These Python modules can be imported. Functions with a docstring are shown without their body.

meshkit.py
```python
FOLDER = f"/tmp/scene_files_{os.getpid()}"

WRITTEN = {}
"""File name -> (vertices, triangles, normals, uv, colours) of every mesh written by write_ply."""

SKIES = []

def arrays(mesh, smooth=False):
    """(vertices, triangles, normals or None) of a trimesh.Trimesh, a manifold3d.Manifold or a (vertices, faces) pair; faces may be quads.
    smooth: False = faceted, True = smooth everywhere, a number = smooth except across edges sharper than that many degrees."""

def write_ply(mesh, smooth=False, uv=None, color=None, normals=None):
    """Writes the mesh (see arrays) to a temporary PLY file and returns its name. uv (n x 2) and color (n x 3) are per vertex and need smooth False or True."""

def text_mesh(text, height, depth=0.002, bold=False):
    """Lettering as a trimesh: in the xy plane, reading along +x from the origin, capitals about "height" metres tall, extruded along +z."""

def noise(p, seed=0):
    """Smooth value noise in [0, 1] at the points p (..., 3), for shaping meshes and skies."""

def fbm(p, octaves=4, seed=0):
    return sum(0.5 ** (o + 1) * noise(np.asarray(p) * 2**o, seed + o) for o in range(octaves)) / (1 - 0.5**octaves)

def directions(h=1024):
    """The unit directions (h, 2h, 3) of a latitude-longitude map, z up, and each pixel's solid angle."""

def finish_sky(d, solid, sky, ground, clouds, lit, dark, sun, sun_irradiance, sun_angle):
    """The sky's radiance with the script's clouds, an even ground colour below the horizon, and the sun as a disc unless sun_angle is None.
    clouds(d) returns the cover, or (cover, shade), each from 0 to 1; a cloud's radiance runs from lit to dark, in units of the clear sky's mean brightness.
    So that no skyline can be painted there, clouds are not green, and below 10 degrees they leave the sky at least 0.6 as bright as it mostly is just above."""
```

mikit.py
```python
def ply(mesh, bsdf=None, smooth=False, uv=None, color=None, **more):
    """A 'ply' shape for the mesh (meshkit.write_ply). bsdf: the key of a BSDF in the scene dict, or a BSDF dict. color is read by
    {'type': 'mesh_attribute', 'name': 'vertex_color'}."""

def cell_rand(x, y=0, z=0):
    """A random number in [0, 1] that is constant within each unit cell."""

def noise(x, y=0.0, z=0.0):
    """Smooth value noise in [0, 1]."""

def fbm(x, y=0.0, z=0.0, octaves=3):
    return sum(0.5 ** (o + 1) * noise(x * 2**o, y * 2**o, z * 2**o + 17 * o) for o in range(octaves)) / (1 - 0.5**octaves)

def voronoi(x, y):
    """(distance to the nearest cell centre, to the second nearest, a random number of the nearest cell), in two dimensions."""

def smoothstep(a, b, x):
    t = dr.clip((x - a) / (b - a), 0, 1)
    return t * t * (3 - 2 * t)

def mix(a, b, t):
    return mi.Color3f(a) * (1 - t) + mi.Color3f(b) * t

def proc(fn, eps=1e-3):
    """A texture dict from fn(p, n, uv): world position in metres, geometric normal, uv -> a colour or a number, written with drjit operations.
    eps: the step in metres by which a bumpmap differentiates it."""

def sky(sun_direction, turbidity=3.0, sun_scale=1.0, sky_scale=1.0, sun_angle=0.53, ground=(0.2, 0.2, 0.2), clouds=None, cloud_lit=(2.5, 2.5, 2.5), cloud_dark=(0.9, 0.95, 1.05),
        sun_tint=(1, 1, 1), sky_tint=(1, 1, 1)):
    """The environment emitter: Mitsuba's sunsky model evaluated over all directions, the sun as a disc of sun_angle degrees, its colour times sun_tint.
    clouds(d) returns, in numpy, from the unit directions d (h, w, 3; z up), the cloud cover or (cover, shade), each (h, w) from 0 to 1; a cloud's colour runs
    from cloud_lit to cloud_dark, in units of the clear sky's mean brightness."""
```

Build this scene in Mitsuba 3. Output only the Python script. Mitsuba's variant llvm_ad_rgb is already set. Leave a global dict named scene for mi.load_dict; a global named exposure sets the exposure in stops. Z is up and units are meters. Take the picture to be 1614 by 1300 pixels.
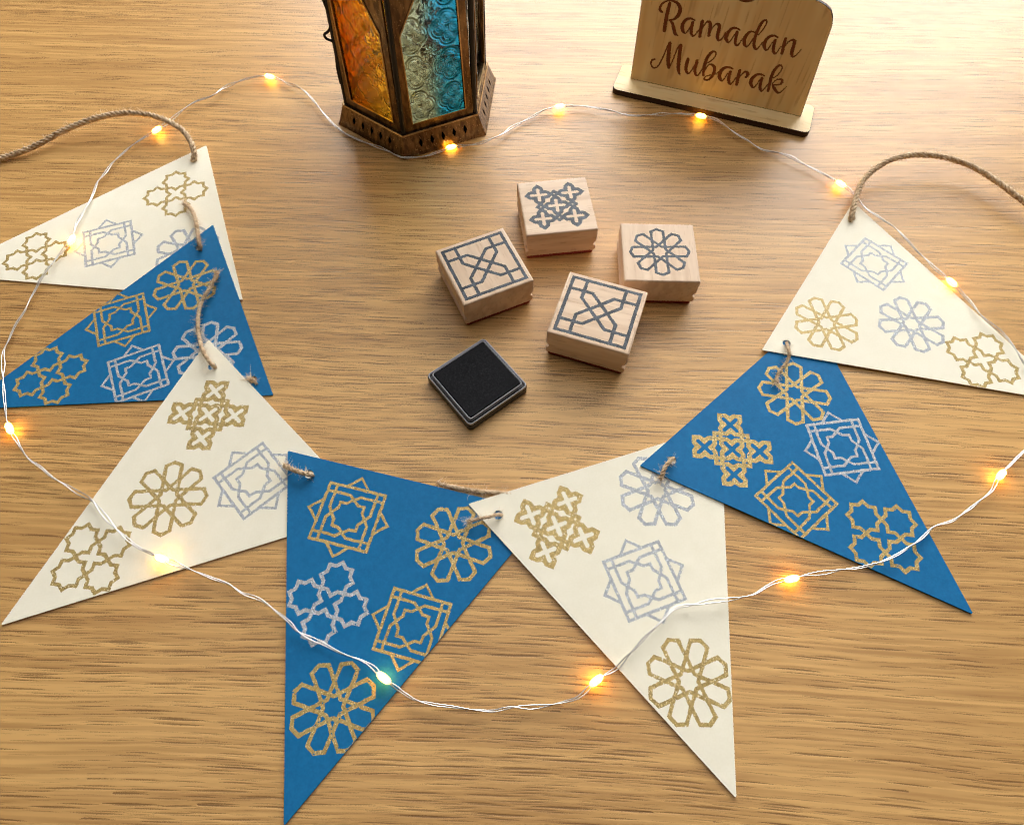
import math
import numpy as np, trimesh, mitsuba as mi, mikit, meshkit
import drjit as dr
import manifold3d as m3
from shapely.geometry import Polygon, LineString, Point, MultiPolygon, MultiPoint, box
from shapely import affinity, union_all
from shapely.geometry.polygon import orient
from mikit import proc, noise, fbm, voronoi, cell_rand, smoothstep, mix, ply
T = mi.ScalarTransform4f
MM = 0.001
rng = np.random.default_rng(11)
scene, labels = {'type': 'scene'}, {}

# ---- measured layout, in millimetres and degrees on the table (origin in the middle of the table, z = 0 its top)
D = {'f': 1010.83,
 'pitch': 62.763,
 'roll': 0.208,
 'flags': {'A': {'o': [-216.9, 96.9],
                 'a': -69.0,
                 'tri': [[-79.9, 0.3], [83.2, 0.6], [-15.4, -197.2]],
                 'plane': [0.426, -0.00092, 0.00046],
                 'holes': [[-67.0, -11.5]],
                 'motifs': [['quatrefoil', 'gold', -35.1, -29.3, 13.7, 82.4], ['square_star', 'silver', -2.1, -81.3, 23.7, 134.2], ['rosette', 'silver', 25.9, -28.7, 24.0, -121.7],
                            ['quatrefoil', 'gold', -8.4, -130.8, 13.1, 88.1]]},
           'B': {'o': [-187.6, 17.0],
                 'a': -64.18,
                 'tri': [[-76.5, 0.3], [80.4, 0.1], [5.7, -180.2]],
                 'plane': [1.333, -0.01223, 0.00507],
                 'holes': [[-59.6, -13.8], [63.8, -8.6]],
                 'motifs': [['rosette', 'gold', -30.4, -29.9, 23.2, 179.3], ['square_star', 'gold', -20.4, -76.1, 23.3, 131.1], ['quatrefoil', 'gold', 4.4, -125.2, 13.3, 92.2], ['square_star', 'silver', 27.2, -74.2, 23.1, 133.9],
                            ['rosette', 'silver', 29.3, -29.4, 23.4, 160.1]]},
           'C': {'o': [-145.6, -71.7],
                 'a': -45.94,
                 'tri': [[-80.2, -0.7], [87.3, 3.2], [0.5, -179.5]],
                 'plane': [1.178, -0.00964, 0.00459],
                 'holes': [[-60.9, -10.2]],
                 'motifs': [['cross', 'gold', -32.2, -30.8, 16.5, 43.5], ['rosette', 'gold', -1.1, -77.3, 23.5, 139.2], ['square_star', 'silver', 24.2, -34.8, 23.9, 133.2], ['quatrefoil', 'gold', 0.8, -126.7, 13.2, 85.6]]},
           'D': {'o': [-59.0, -114.2],
                 'a': -15.49,
                 'tri': [[-79.3, -2.0], [80.9, 3.0], [-0.1, -179.7]],
                 'plane': [1.283, -0.01172, 0.0052],
                 'holes': [[-60.9, -12.4]],
                 'motifs': [['square_star', 'gold', -28.6, -30.4, 24.2, 46.9], ['rosette', 'gold', 34.9, -28.9, 23.4, 130.9], ['quatrefoil', 'silver', -20.6, -78.6, 13.2, 1.5], ['square_star', 'gold', 27.9, -77.7, 23.0, 45.4],
                            ['rosette', 'gold', 2.4, -125.8, 23.1, 132.3]]},
           'E': {'o': [52.6, -103.5],
                 'a': 18.09,
                 'tri': [[-81.8, 0.8], [82.2, 2.3], [-0.2, -180.8]],
                 'plane': [1.113, -0.0094, 0.00423],
                 'holes': [[-67.1, -10.8]],
                 'motifs': [['cross', 'gold', -37.0, -27.5, 16.4, 48.5], ['rosette', 'silver', 26.6, -25.1, 23.4, -130.2], ['square_star', 'silver', -1.3, -71.3, 24.0, 47.4], ['rosette', 'gold', 0.1, -126.2, 23.0, 49.0]]},
           'F': {'o': [138.4, -50.2],
                 'a': 39.57,
                 'tri': [[-81.4, -2.1], [87.4, 3.8], [-2.1, -178.7]],
                 'plane': [1.212, -0.01007, 0.00494],
                 'holes': [[-63.9, -11.8]],
                 'motifs': [['rosette', 'gold', 30.7, -28.8, 23.5, 40.9], ['cross', 'gold', -30.2, -30.0, 16.6, -44.3], ['square_star', 'silver', 23.8, -71.4, 23.7, 13.0], ['square_star', 'gold', -25.3, -75.6, 23.6, 44.8],
                            ['quatrefoil', 'gold', -3.6, -121.3, 13.8, -2.8]]},
           'G': {'o': [212.2, 47.0],
                 'a': 55.11,
                 'tri': [[-82.9, -0.0], [80.3, 0.3], [-3.8, -181.0]],
                 'plane': [1.093, -0.00927, 0.0043],
                 'holes': [[-68.5, -11.3], [64.6, -5.0]],
                 'motifs': [['square_star', 'silver', 31.5, -34.4, 23.6, -54.4], ['rosette', 'gold', -37.9, -26.7, 22.7, 44.6], ['rosette', 'silver', -4.7, -74.1, 23.4, 39.5], ['quatrefoil', 'gold', -5.7, -122.0, 13.8, 0.1]]}},
 'wire': [[325.3, -84.2, 2.4], [311.4, -93.8, 2.8], [301.3, -101.1, 4.3], [291.2, -109.3, 4.2], [281.2, -119.9, 3.7], [272.1, -127.3, 2.4], [253.6, -137.3, 3.3], [241.1, -142.3, 3.4], [227.2, -151.7, 4.0], [209.8, -160.1, 5.7],
          [195.4, -164.1, 4.3], [177.6, -166.7, 3.2], [164.7, -168.6, 3.5], [154.5, -171.2, 4.2], [146.4, -173.1, 3.3], [133.0, -179.1, 3.7], [118.3, -181.8, 5.4], [104.0, -184.0, 6.1], [92.2, -186.1, 4.4], [82.8, -192.0, 5.5],
          [71.6, -202.0, 5.7], [62.7, -210.5, 4.7], [52.6, -218.0, 2.2], [43.8, -223.4, 4.2], [35.3, -230.3, 4.7], [25.7, -234.1, 3.0], [11.1, -236.2, 3.0], [-1.7, -236.6, 4.5], [-12.9, -238.0, 3.7], [-27.3, -236.9, 3.4],
          [-43.5, -234.1, 4.2], [-53.7, -229.6, 2.3], [-65.2, -222.6, 5.6], [-72.3, -216.6, 5.5], [-86.3, -211.0, 4.8], [-102.2, -204.7, 4.3], [-112.4, -200.2, 5.9], [-118.0, -195.5, 6.7], [-131.0, -186.6, 2.7],
          [-140.1, -181.8, 3.8], [-155.5, -175.5, 3.0], [-166.3, -171.7, 4.1], [-178.0, -166.5, 4.1], [-194.4, -161.6, 5.6], [-207.2, -155.9, 4.2], [-214.6, -151.7, 5.9], [-226.0, -143.5, 5.6], [-235.9, -134.2, 5.7],
          [-246.5, -126.1, 4.3], [-260.5, -119.1, 3.3], [-275.9, -110.3, 4.2], [-290.3, -101.0, 4.5], [-300.9, -91.0, 2.5], [-309.1, -81.1, 4.2], [-316.2, -66.4, 5.7], [-324.5, -47.7, 4.7], [-332.7, -27.8, 3.4],
          [-335.1, -12.3, 2.6], [-331.7, 4.7, 4.0], [-330.5, 24.3, 3.0], [-327.0, 38.7, 5.7], [-324.2, 54.3, 4.2], [-317.7, 69.0, 5.5], [-319.4, 86.5, 5.0], [-317.9, 113.7, 3.2], [-317.6, 129.6, 3.8], [-312.3, 151.4, 2.7],
          [-304.4, 167.8, 2.7], [-295.8, 176.3, 4.1], [-287.1, 185.8, 4.2], [-276.5, 201.0, 4.2], [-267.5, 217.2, 3.7], [-251.1, 227.9, 4.6], [-241.6, 242.7, 2.7], [-221.1, 251.2, 4.4], [-207.8, 252.4, 4.2], [-193.9, 247.2, 2.6],
          [-178.1, 236.2, 4.7], [-162.4, 217.5, 3.8], [-152.4, 202.2, 3.8], [-143.8, 192.3, 2.0], [-126.8, 179.0, 2.0], [-105.3, 168.2, 2.0], [-92.0, 160.4, 2.0], [-84.3, 157.6, 2.0], [-68.5, 160.5, 2.0], [-55.7, 165.6, 2.0],
          [-49.3, 169.9, 2.0], [-32.1, 171.3, 2.8], [-14.5, 177.4, 4.4], [0.7, 193.2, 2.5], [21.6, 209.5, 3.0], [38.4, 215.8, 4.2], [58.5, 216.8, 3.5], [79.0, 210.3, 4.4], [99.3, 204.6, 4.7], [120.5, 207.1, 4.0],
          [141.9, 208.9, 2.8], [154.0, 204.8, 4.2], [166.5, 200.2, 3.6], [179.5, 184.8, 4.0], [197.7, 168.7, 2.3], [215.6, 159.7, 4.0], [233.2, 146.7, 3.2], [250.8, 128.7, 4.2], [258.4, 119.3, 3.7], [263.9, 102.9, 3.9],
          [271.4, 95.4, 3.9], [280.5, 84.6, 3.6], [286.7, 73.6, 3.6], [292.9, 61.4, 2.7], [297.9, 49.1, 3.5], [306.4, 34.5, 4.2], [313.2, 24.8, 2.5], [318.3, 4.5, 4.7], [327.7, -7.6, 3.6], [329.9, -21.3, 5.5], [332.2, -32.9, 4.5],
          [337.7, -48.9, 3.6]],
 'bulbs': [3, 13, 23, 32, 43, 53, 62, 69, 75, 87, 92, 98, 104, 112],
 'twine': {'T1': [[-429.0, 145.6, 3.0], [-411.4, 151.3, 3.0], [-394.1, 158.4, 3.0], [-375.9, 167.6, 5.0], [-358.0, 180.0, 8.0], [-338.5, 188.2, 11.0], [-318.6, 193.2, 13.0], [-297.7, 192.8, 14.0], [-278.5, 186.9, 14.0],
                  [-262.2, 177.8, 12.0], [-253.7, 167.7, 9.0], [-249.6, 158.0, 6.4], [-250.1, 154.5, 3.4], [-251.7, 154.6, 0.8]],
           'T2': [[-246.5, 106.8, 3.9], [-242.0, 103.0, 4.5], [-236.7, 95.9, 5.3], [-231.6, 85.7, 6.3], [-227.4, 74.3, 6.8], [-224.1, 65.2, 7.6], [-224.0, 62.5, 5.3], [-224.7, 62.0, 3.3]],
           'T3': [[-206.4, 40.5, 5.6], [-207.0, 33.4, 6.0], [-208.5, 24.9, 6.4], [-210.4, 17.9, 6.3], [-211.6, 9.5, 6.2], [-210.5, -1.4, 6.0], [-207.6, -11.8, 6.3], [-203.4, -22.0, 6.8], [-198.0, -30.7, 8.1], [-194.1, -35.4, 7.3],
                  [-192.6, -36.5, 5.2], [-192.9, -36.1, 2.9]],
           'T4': [[-135.5, -105.1, 4.9], [-130.9, -108.2, 7.4], [-125.8, -110.4, 7.9], [-122.0, -111.5, 7.7], [-119.5, -111.5, 5.8], [-118.4, -111.0, 3.4]],
           'T5': [[-24.8, -139.6, 4.8], [-21.2, -138.7, 5.6], [-16.8, -138.1, 7.3], [-12.4, -137.5, 7.8], [-8.9, -136.0, 6.8], [-6.7, -135.3, 4.8], [-5.7, -135.0, 2.8]],
           'T6': [[-44.8, -113.5, 1.4], [-40.2, -116.0, 1.5], [-32.6, -117.6, 1.6], [-25.0, -119.1, 1.6], [-17.5, -120.1, 1.6], [-8.1, -120.7, 1.6], [-0.2, -121.7, 1.3]],
           'T7': [[97.7, -99.2, 3.7], [95.5, -101.3, 5.7], [92.5, -104.4, 7.3], [90.1, -107.9, 7.8], [88.9, -111.1, 6.8], [87.6, -113.1, 4.6]],
           'T8': [[181.9, -15.8, 3.6], [180.7, -19.4, 6.0], [180.1, -25.5, 7.8], [179.1, -30.1, 6.8], [176.1, -34.5, 6.0], [172.8, -38.4, 5.3], [170.0, -42.9, 4.9], [168.9, -47.0, 4.8]],
           'T10': [[-169.9, -43.9, 1.8], [-167.6, -44.7, 3.2], [-165.4, -46.0, 3.0], [-163.8, -48.2, 2.0]],
           'T9': [[251.8, 94.0, 2.0], [251.0, 94.6, 4.0], [252.3, 100.0, 6.8], [255.2, 108.4, 8.0], [259.2, 117.0, 9.0], [265.5, 127.2, 10.0], [275.5, 136.4, 12.0], [288.4, 143.7, 14.0], [303.4, 147.4, 15.0], [318.0, 147.5, 15.0],
                  [335.6, 145.8, 13.0], [351.8, 139.3, 11.0], [365.0, 126.4, 10.0], [374.2, 112.0, 10.0], [386.9, 93.5, 9.0], [401.3, 76.8, 6.0]]},
 'stamps': [[-19.1, 31.1, 24.6], [31.1, 84.9, 7.4], [99.4, 43.1, -1.3], [54.9, -7.3, -18.7]],
 'pad': [-22.3, -47.6, -51.5],
 'lantern': {'c': [-79.0, 227.3], 'a': 204.36, 'R1': 70.0, 'R2': 62.9, 'hb': 16.6, 'R3': 60.9, 'tp': -0.0264},
 'sign': {'o': [166.5, 227.4], 'a': -19.11, 'L': 164.3, 'W': 35.5, 't': 4.75, 'lean': 9},
 'panel': [[-70.6, 0.7], [72.7, 0.1], [67.3, 68.7], [65.5, 73.5], [62.4, 77.6], [57.7, 80.1], [52.5, 81.6], [45.6, 82.9], [-74.6, 60.1]],
 'strokes': {'Ramadan': [[[-52.38, 61.4, 2.41], [-52.46, 55.43, 2.75], [-52.32, 48.45, 2.87], [-51.72, 41.97, 2.65]],
                         [[-56.7, 54.53, 1.74], [-58.62, 55.75, 1.98], [-58.76, 58.26, 1.77], [-57.11, 61.08, 1.37], [-53.26, 63.27, 1.24], [-48.89, 63.35, 1.74], [-45.19, 61.45, 2.51], [-43.41, 58.54, 2.91],
                          [-43.92, 54.45, 2.74], [-46.5, 51.21, 1.81], [-50.23, 49.88, 1.03]],
                         [[-49.23, 49.96, 1.58], [-46.4, 47.7, 2.38], [-44.6, 44.29, 2.59], [-42.77, 41.41, 2.4], [-40.32, 40.25, 0.8]],
                         [[-30.57, 53.47, 1.32], [-33.96, 54.12, 1.63], [-37.01, 52.81, 2.26], [-38.83, 49.14, 2.75], [-38.13, 45.53, 2.76], [-35.54, 43.08, 1.27], [-33.55, 45.47, 1.02], [-32.29, 49.64, 0.94]],
                         [[-31.64, 51.61, 2.41], [-31.5, 47.55, 2.43], [-30.78, 44.31, 2.28], [-28.91, 42.32, 1.58], [-27.33, 43.65, 1.02], [-25.72, 47.17, 0.93]],
                         [[-24.7, 53.66, 2.54], [-24.31, 48.56, 2.64], [-23.52, 43.14, 2.43]],
                         [[-23.79, 46.79, 0.93], [-22.21, 52.29, 1.0], [-20.47, 54.46, 1.68], [-18.36, 53.39, 2.53], [-17.55, 49.86, 2.62], [-17.02, 45.09, 2.41]],
                         [[-16.94, 48.11, 0.93], [-15.11, 52.54, 1.07], [-13.24, 54.18, 1.6], [-11.23, 53.1, 2.59], [-10.71, 49.32, 2.68], [-10.35, 45.27, 2.54], [-8.31, 43.02, 1.7], [-6.36, 45.1, 1.08], [-5.3, 49.24, 0.91]],
                         [[4.34, 53.25, 1.28], [1.44, 53.94, 1.58], [-1.88, 52.68, 2.12], [-3.72, 48.62, 2.74], [-3.6, 45.46, 2.68], [-1.11, 43.11, 1.38], [0.49, 44.94, 0.99], [1.62, 49.29, 0.91]],
                         [[3.0, 51.41, 2.34], [3.39, 47.58, 2.35], [4.13, 43.96, 2.21], [5.86, 42.03, 1.53], [7.32, 43.61, 0.99], [8.51, 47.65, 0.91]],
                         [[15.65, 53.6, 1.04], [13.21, 53.86, 1.41], [11.21, 52.0, 2.17], [10.05, 48.14, 2.71], [11.11, 44.4, 2.35], [13.2, 42.73, 1.44], [14.88, 44.74, 0.98], [16.01, 49.31, 0.9]],
                         [[18.98, 52.48, 0.89], [21.04, 56.9, 0.95], [21.93, 61.04, 0.95], [21.21, 62.97, 1.16], [19.62, 62.81, 1.67], [18.23, 60.33, 2.12], [17.38, 55.47, 2.29], [17.3, 50.3, 2.31], [17.8, 46.3, 2.33],
                          [19.32, 43.39, 2.11], [21.08, 42.34, 1.51], [22.52, 44.37, 0.97], [23.73, 48.03, 0.89]],
                         [[33.48, 53.4, 1.24], [30.57, 54.15, 1.54], [27.27, 52.85, 2.13], [25.62, 49.27, 2.59], [25.74, 46.0, 2.61], [28.31, 43.11, 1.42], [29.74, 45.06, 0.97], [30.82, 49.44, 0.89]],
                         [[32.34, 51.04, 2.28], [32.72, 47.01, 2.29], [33.73, 43.63, 2.16], [35.64, 41.93, 1.49], [36.87, 43.85, 0.96], [37.91, 47.68, 0.88]], [[39.22, 53.68, 2.18], [39.53, 49.49, 2.41], [40.49, 43.3, 2.22]],
                         [[40.17, 47.38, 0.88], [41.92, 51.75, 1.02], [44.01, 53.71, 1.59], [46.22, 52.97, 2.38], [46.77, 49.45, 2.54], [47.3, 44.87, 2.49], [49.1, 42.54, 1.54], [51.13, 44.25, 0.95], [52.99, 48.91, 0.72]]],
             'Mubarak': [[[-54.09, 19.42, 1.59], [-56.08, 18.19, 1.6], [-56.4, 15.32, 1.39], [-54.64, 12.99, 1.27], [-52.4, 12.71, 1.27], [-50.25, 14.62, 1.26], [-48.73, 18.97, 1.17], [-47.33, 25.33, 1.07], [-46.15, 32.32, 1.06]],
                         [[-45.04, 33.71, 2.76], [-44.29, 27.55, 3.03], [-43.23, 20.92, 3.14], [-41.38, 15.36, 2.33]], [[-40.7, 15.71, 1.08], [-39.59, 21.67, 1.07], [-38.59, 29.1, 1.06], [-37.39, 33.67, 1.13]],
                         [[-36.28, 33.7, 2.82], [-35.39, 26.56, 2.93], [-34.13, 18.73, 2.97], [-32.73, 14.28, 2.4], [-30.81, 11.48, 0.91]],
                         [[-27.87, 24.9, 2.35], [-27.84, 20.86, 2.78], [-27.26, 16.47, 2.55], [-24.74, 14.03, 1.48], [-22.84, 16.34, 1.06], [-21.67, 21.13, 0.97]],
                         [[-20.49, 25.02, 2.42], [-20.31, 20.8, 2.51], [-19.86, 16.6, 2.37], [-17.67, 13.87, 1.56], [-15.88, 15.75, 1.06], [-14.46, 20.2, 0.97]],
                         [[-12.32, 24.9, 1.04], [-9.44, 27.7, 1.03], [-7.59, 31.45, 1.02], [-7.96, 33.93, 1.26], [-10.25, 34.32, 1.65], [-12.58, 31.22, 2.45], [-13.67, 26.63, 2.48], [-13.68, 21.38, 2.5], [-12.48, 15.27, 1.95]],
                         [[-12.0, 19.7, 1.05], [-11.07, 23.55, 1.12], [-8.92, 24.68, 1.52], [-6.34, 23.73, 2.31], [-4.88, 20.79, 2.4], [-5.26, 16.61, 2.34], [-7.02, 13.0, 1.71], [-9.68, 12.0, 1.63], [-11.01, 12.89, 1.22],
                          [-10.11, 14.83, 1.06], [-6.85, 16.6, 0.97], [-3.18, 18.29, 1.04], [-1.32, 20.33, 0.96]],
                         [[8.57, 24.77, 1.34], [5.58, 25.35, 1.65], [1.94, 24.1, 2.29], [0.02, 20.53, 2.87], [0.44, 16.59, 2.73], [3.02, 14.04, 1.45], [4.75, 16.45, 1.04], [5.83, 20.82, 0.95]],
                         [[7.55, 22.13, 2.37], [7.62, 18.14, 2.46], [8.55, 14.82, 2.32], [10.5, 12.96, 1.6], [11.88, 15.09, 1.03], [13.29, 18.94, 0.95]], [[14.24, 24.64, 2.27], [14.71, 19.66, 2.6], [15.36, 13.69, 2.31]],
                         [[15.16, 17.7, 0.95], [16.87, 22.36, 1.1], [18.55, 24.62, 1.64], [20.67, 24.18, 2.33], [21.19, 22.68, 2.42], [20.66, 20.94, 2.03]],
                         [[33.81, 24.65, 1.31], [30.95, 25.25, 1.62], [27.48, 23.86, 2.24], [25.49, 20.26, 2.81], [25.92, 16.74, 2.67], [28.67, 14.02, 1.41], [30.41, 16.64, 1.02], [31.29, 20.98, 0.93]],
                         [[32.81, 22.41, 2.32], [33.09, 18.3, 2.41], [34.02, 14.99, 2.26], [35.9, 12.9, 1.56], [37.25, 14.83, 1.01], [38.72, 19.12, 0.93]],
                         [[40.95, 24.49, 0.92], [43.45, 27.43, 0.99], [44.75, 32.08, 0.98], [43.93, 34.18, 1.2], [41.92, 34.46, 1.57], [40.0, 31.39, 2.34], [39.2, 26.13, 2.36], [39.83, 20.18, 2.39], [40.85, 14.21, 2.18]],
                         [[41.78, 20.2, 0.92], [43.42, 23.32, 0.99], [45.74, 24.63, 1.37], [47.96, 24.3, 1.82], [48.63, 22.18, 1.83], [46.97, 20.43, 1.38], [43.26, 19.5, 1.08]],
                         [[42.33, 19.29, 1.54], [44.58, 17.11, 2.23], [47.58, 14.62, 1.93], [49.64, 14.58, 1.39], [51.75, 17.54, 0.99], [53.0, 20.52, 0.76]]]},
 'crescent': [[1.0, 71.8], [-6.7, 72.3], [8.8, 75.0]],
 'latch': [[-131.9, 202.2, 101.3], [-130.2, 202.2, 90.7], [-129.5, 202.2, 84.3], [-130.6, 202.2, 78.8], [-133.2, 202.2, 74.9], [-136.1, 202.2, 73.1], [-136.8, 202.2, 71.7], [-135.8, 202.2, 69.5], [-132.2, 202.2, 67.9],
           [-131.0, 202.2, 66.0], [-131.9, 202.2, 58.2], [-133.6, 202.2, 45.6], [-133.9, 202.2, 33.9]]}

# ---- camera
pitch, roll = math.radians(D['pitch']), math.radians(D['roll'])
fw = np.array([0, math.cos(pitch), -math.sin(pitch)])
rt = np.array([1.0, 0, 0])
up = np.cross(rt, fw)
cam_up = -math.sin(roll) * rt + math.cos(roll) * up
cam_pos = np.array([0, -0.252, 0.36])
scene['camera'] = {'type': 'perspective', 'fov': 2 * math.degrees(math.atan(807 / D['f'])), 'fov_axis': 'x', 'near_clip': 0.01, 'far_clip': 20.0,
                   'to_world': T().look_at(origin=cam_pos.tolist(), target=(cam_pos + fw).tolist(), up=cam_up.tolist())}
exposure = 0.2

# ---- light: unseen daylight source beyond the table, fill panel added above
def area_panel(key, centre, normal, w, h, rgb, weight):
    n = np.array(normal, float)
    n /= np.linalg.norm(n)
    c = np.array(centre, float)
    a = np.array([0, 0, 1.0]) if abs(n[2]) < 0.9 else np.array([0, 1.0, 0])
    scene[key] = {'type': 'rectangle', 'to_world': T().look_at(origin=c.tolist(), target=(c + n).tolist(), up=a.tolist()) @ T().scale([w / 2, h / 2, 1]),
                  'bsdf': {'type': 'diffuse', 'reflectance': {'type': 'rgb', 'value': 0.6}},
                  'emitter': {'type': 'area', 'radiance': {'type': 'rgb', 'value': list(rgb)}, 'sampling_weight': weight}}

area_panel('unseen_window', (0.62, 2.0, 1.12), (-0.12, -1, -0.1), 2.7, 1.5, (7.9, 7.9, 7.9), 14.0)  # out of view, placed to light the table from behind and give its sheen
labels['unseen_window'] = {'label': 'wide bright daylight source out of view beyond the far side of the table', 'category': 'unseen_window'}
area_panel('added_fill_panel', (0.1, 0.75, 2.1), (0, 0, -1), 3.2, 2.6, (0.62, 0.60, 0.57), 14.0)  # added overhead fill, stands in for light bounced around the room
labels['added_fill_panel'] = {'label': 'large pale fill panel added above the table', 'category': 'fill light'}

# ---- materials
def rgb(*v):
    return {'type': 'rgb', 'value': list(v)}

def mat(key, **kw):
    bump = kw.pop('bump', None)
    b = {'type': 'principled', **{k: (v if isinstance(v, (dict, float)) else float(v)) for k, v in kw.items()}}
    if bump is not None:
        b = {'type': 'bumpmap', 'arbitrary': bump, 'scale': 1.0, 'bsdf': b}
    scene[key] = {'type': 'twosided', 'bsdf': b}

def oak_coords(p):
    x, y = p.x, p.y
    drift = 0.030 * fbm(x * 2.3 + 4, y * 3.0 + 9, 1, 2) + 0.0030 * noise(x * 11 + 3, y * 24, 4) + 0.0006 * noise(x * 60, y * 90, 6)
    return x, y + drift + 0.03 * x

def dashes(x, v, cols, rows, seed, share):
    """Oak pores: one tapered dash in a share of the cells of a brick-like grid."""
    r = dr.floor(v * rows)
    xs = x * cols + 7.3 * cell_rand(r, seed)
    c = dr.floor(xs)
    k1, k2, k3 = cell_rand(c, r, seed + 1), cell_rand(c, r, seed + 2), cell_rand(c, r, seed + 3)
    half = 0.24 + 0.26 * k2
    du = (xs - c - 0.5) / half
    dv = v * rows - r - 0.5 - 0.5 * (k3 - 0.5) - 0.10 * (k1 - 0.5) * du
    th = (0.10 + 0.14 * cell_rand(c, r, seed + 4)) * dr.maximum(1 - du * du, 0)
    return dr.select(k1 < share, (1 - smoothstep(0.7, 1.2, dr.abs(dv) / dr.maximum(th, 1e-4))) * (0.45 + 0.55 * k2), 0)

def oak_pores(p):
    x, v = oak_coords(p)
    dens = smoothstep(0.2, 0.8, 0.6 * fbm(x * 3.0 + 7, v * 40, 3, 3) + 0.4 * noise(x * 14, v * 14, 12))
    a = dashes(x, v, 28, 500, 3, 0.10 + 0.46 * dens)
    b = dashes(x + 0.37, v + 0.11, 42, 800, 13, 0.12 + 0.45 * dens)
    c = dashes(x + 0.71, v + 0.23, 60, 1400, 23, 0.18 + 0.45 * dens)
    return dr.clip(dr.maximum(a, dr.maximum(0.85 * b, 0.45 * c)), 0, 1)

def oak_color(p, n, uv):
    x, v = oak_coords(p)
    tone = fbm(x * 2.5, v * 22 + 3, 2, 3)
    fine = fbm(x * 20, v * 700, 8, 2)
    c = mix((0.455, 0.243, 0.076), (0.640, 0.370, 0.126), smoothstep(0.25, 0.72, 0.4 * tone + 0.6 * fine))
    c = mix(c, (0.42, 0.215, 0.066), 0.30 * smoothstep(0.5, 0.75, fbm(x * 9 + 11, v * 150, 6, 2)))
    c = mix(c, (0.32, 0.150, 0.045), 0.28 * smoothstep(0.58, 0.80, noise(x * 5.5, v * 820, 14)))
    return mix(c, (0.125, 0.050, 0.013), 0.82 * oak_pores(p))

def oak_bump(p, n, uv):
    x, v = oak_coords(p)
    return -0.00010 * oak_pores(p) + 0.00003 * noise(x * 40, v * 900, 2)

mat('oak', base_color=proc(oak_color), roughness=0.42, specular=0.45, clearcoat=0.25, clearcoat_gloss=0.72, bump=proc(oak_bump, 4e-4))

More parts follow.
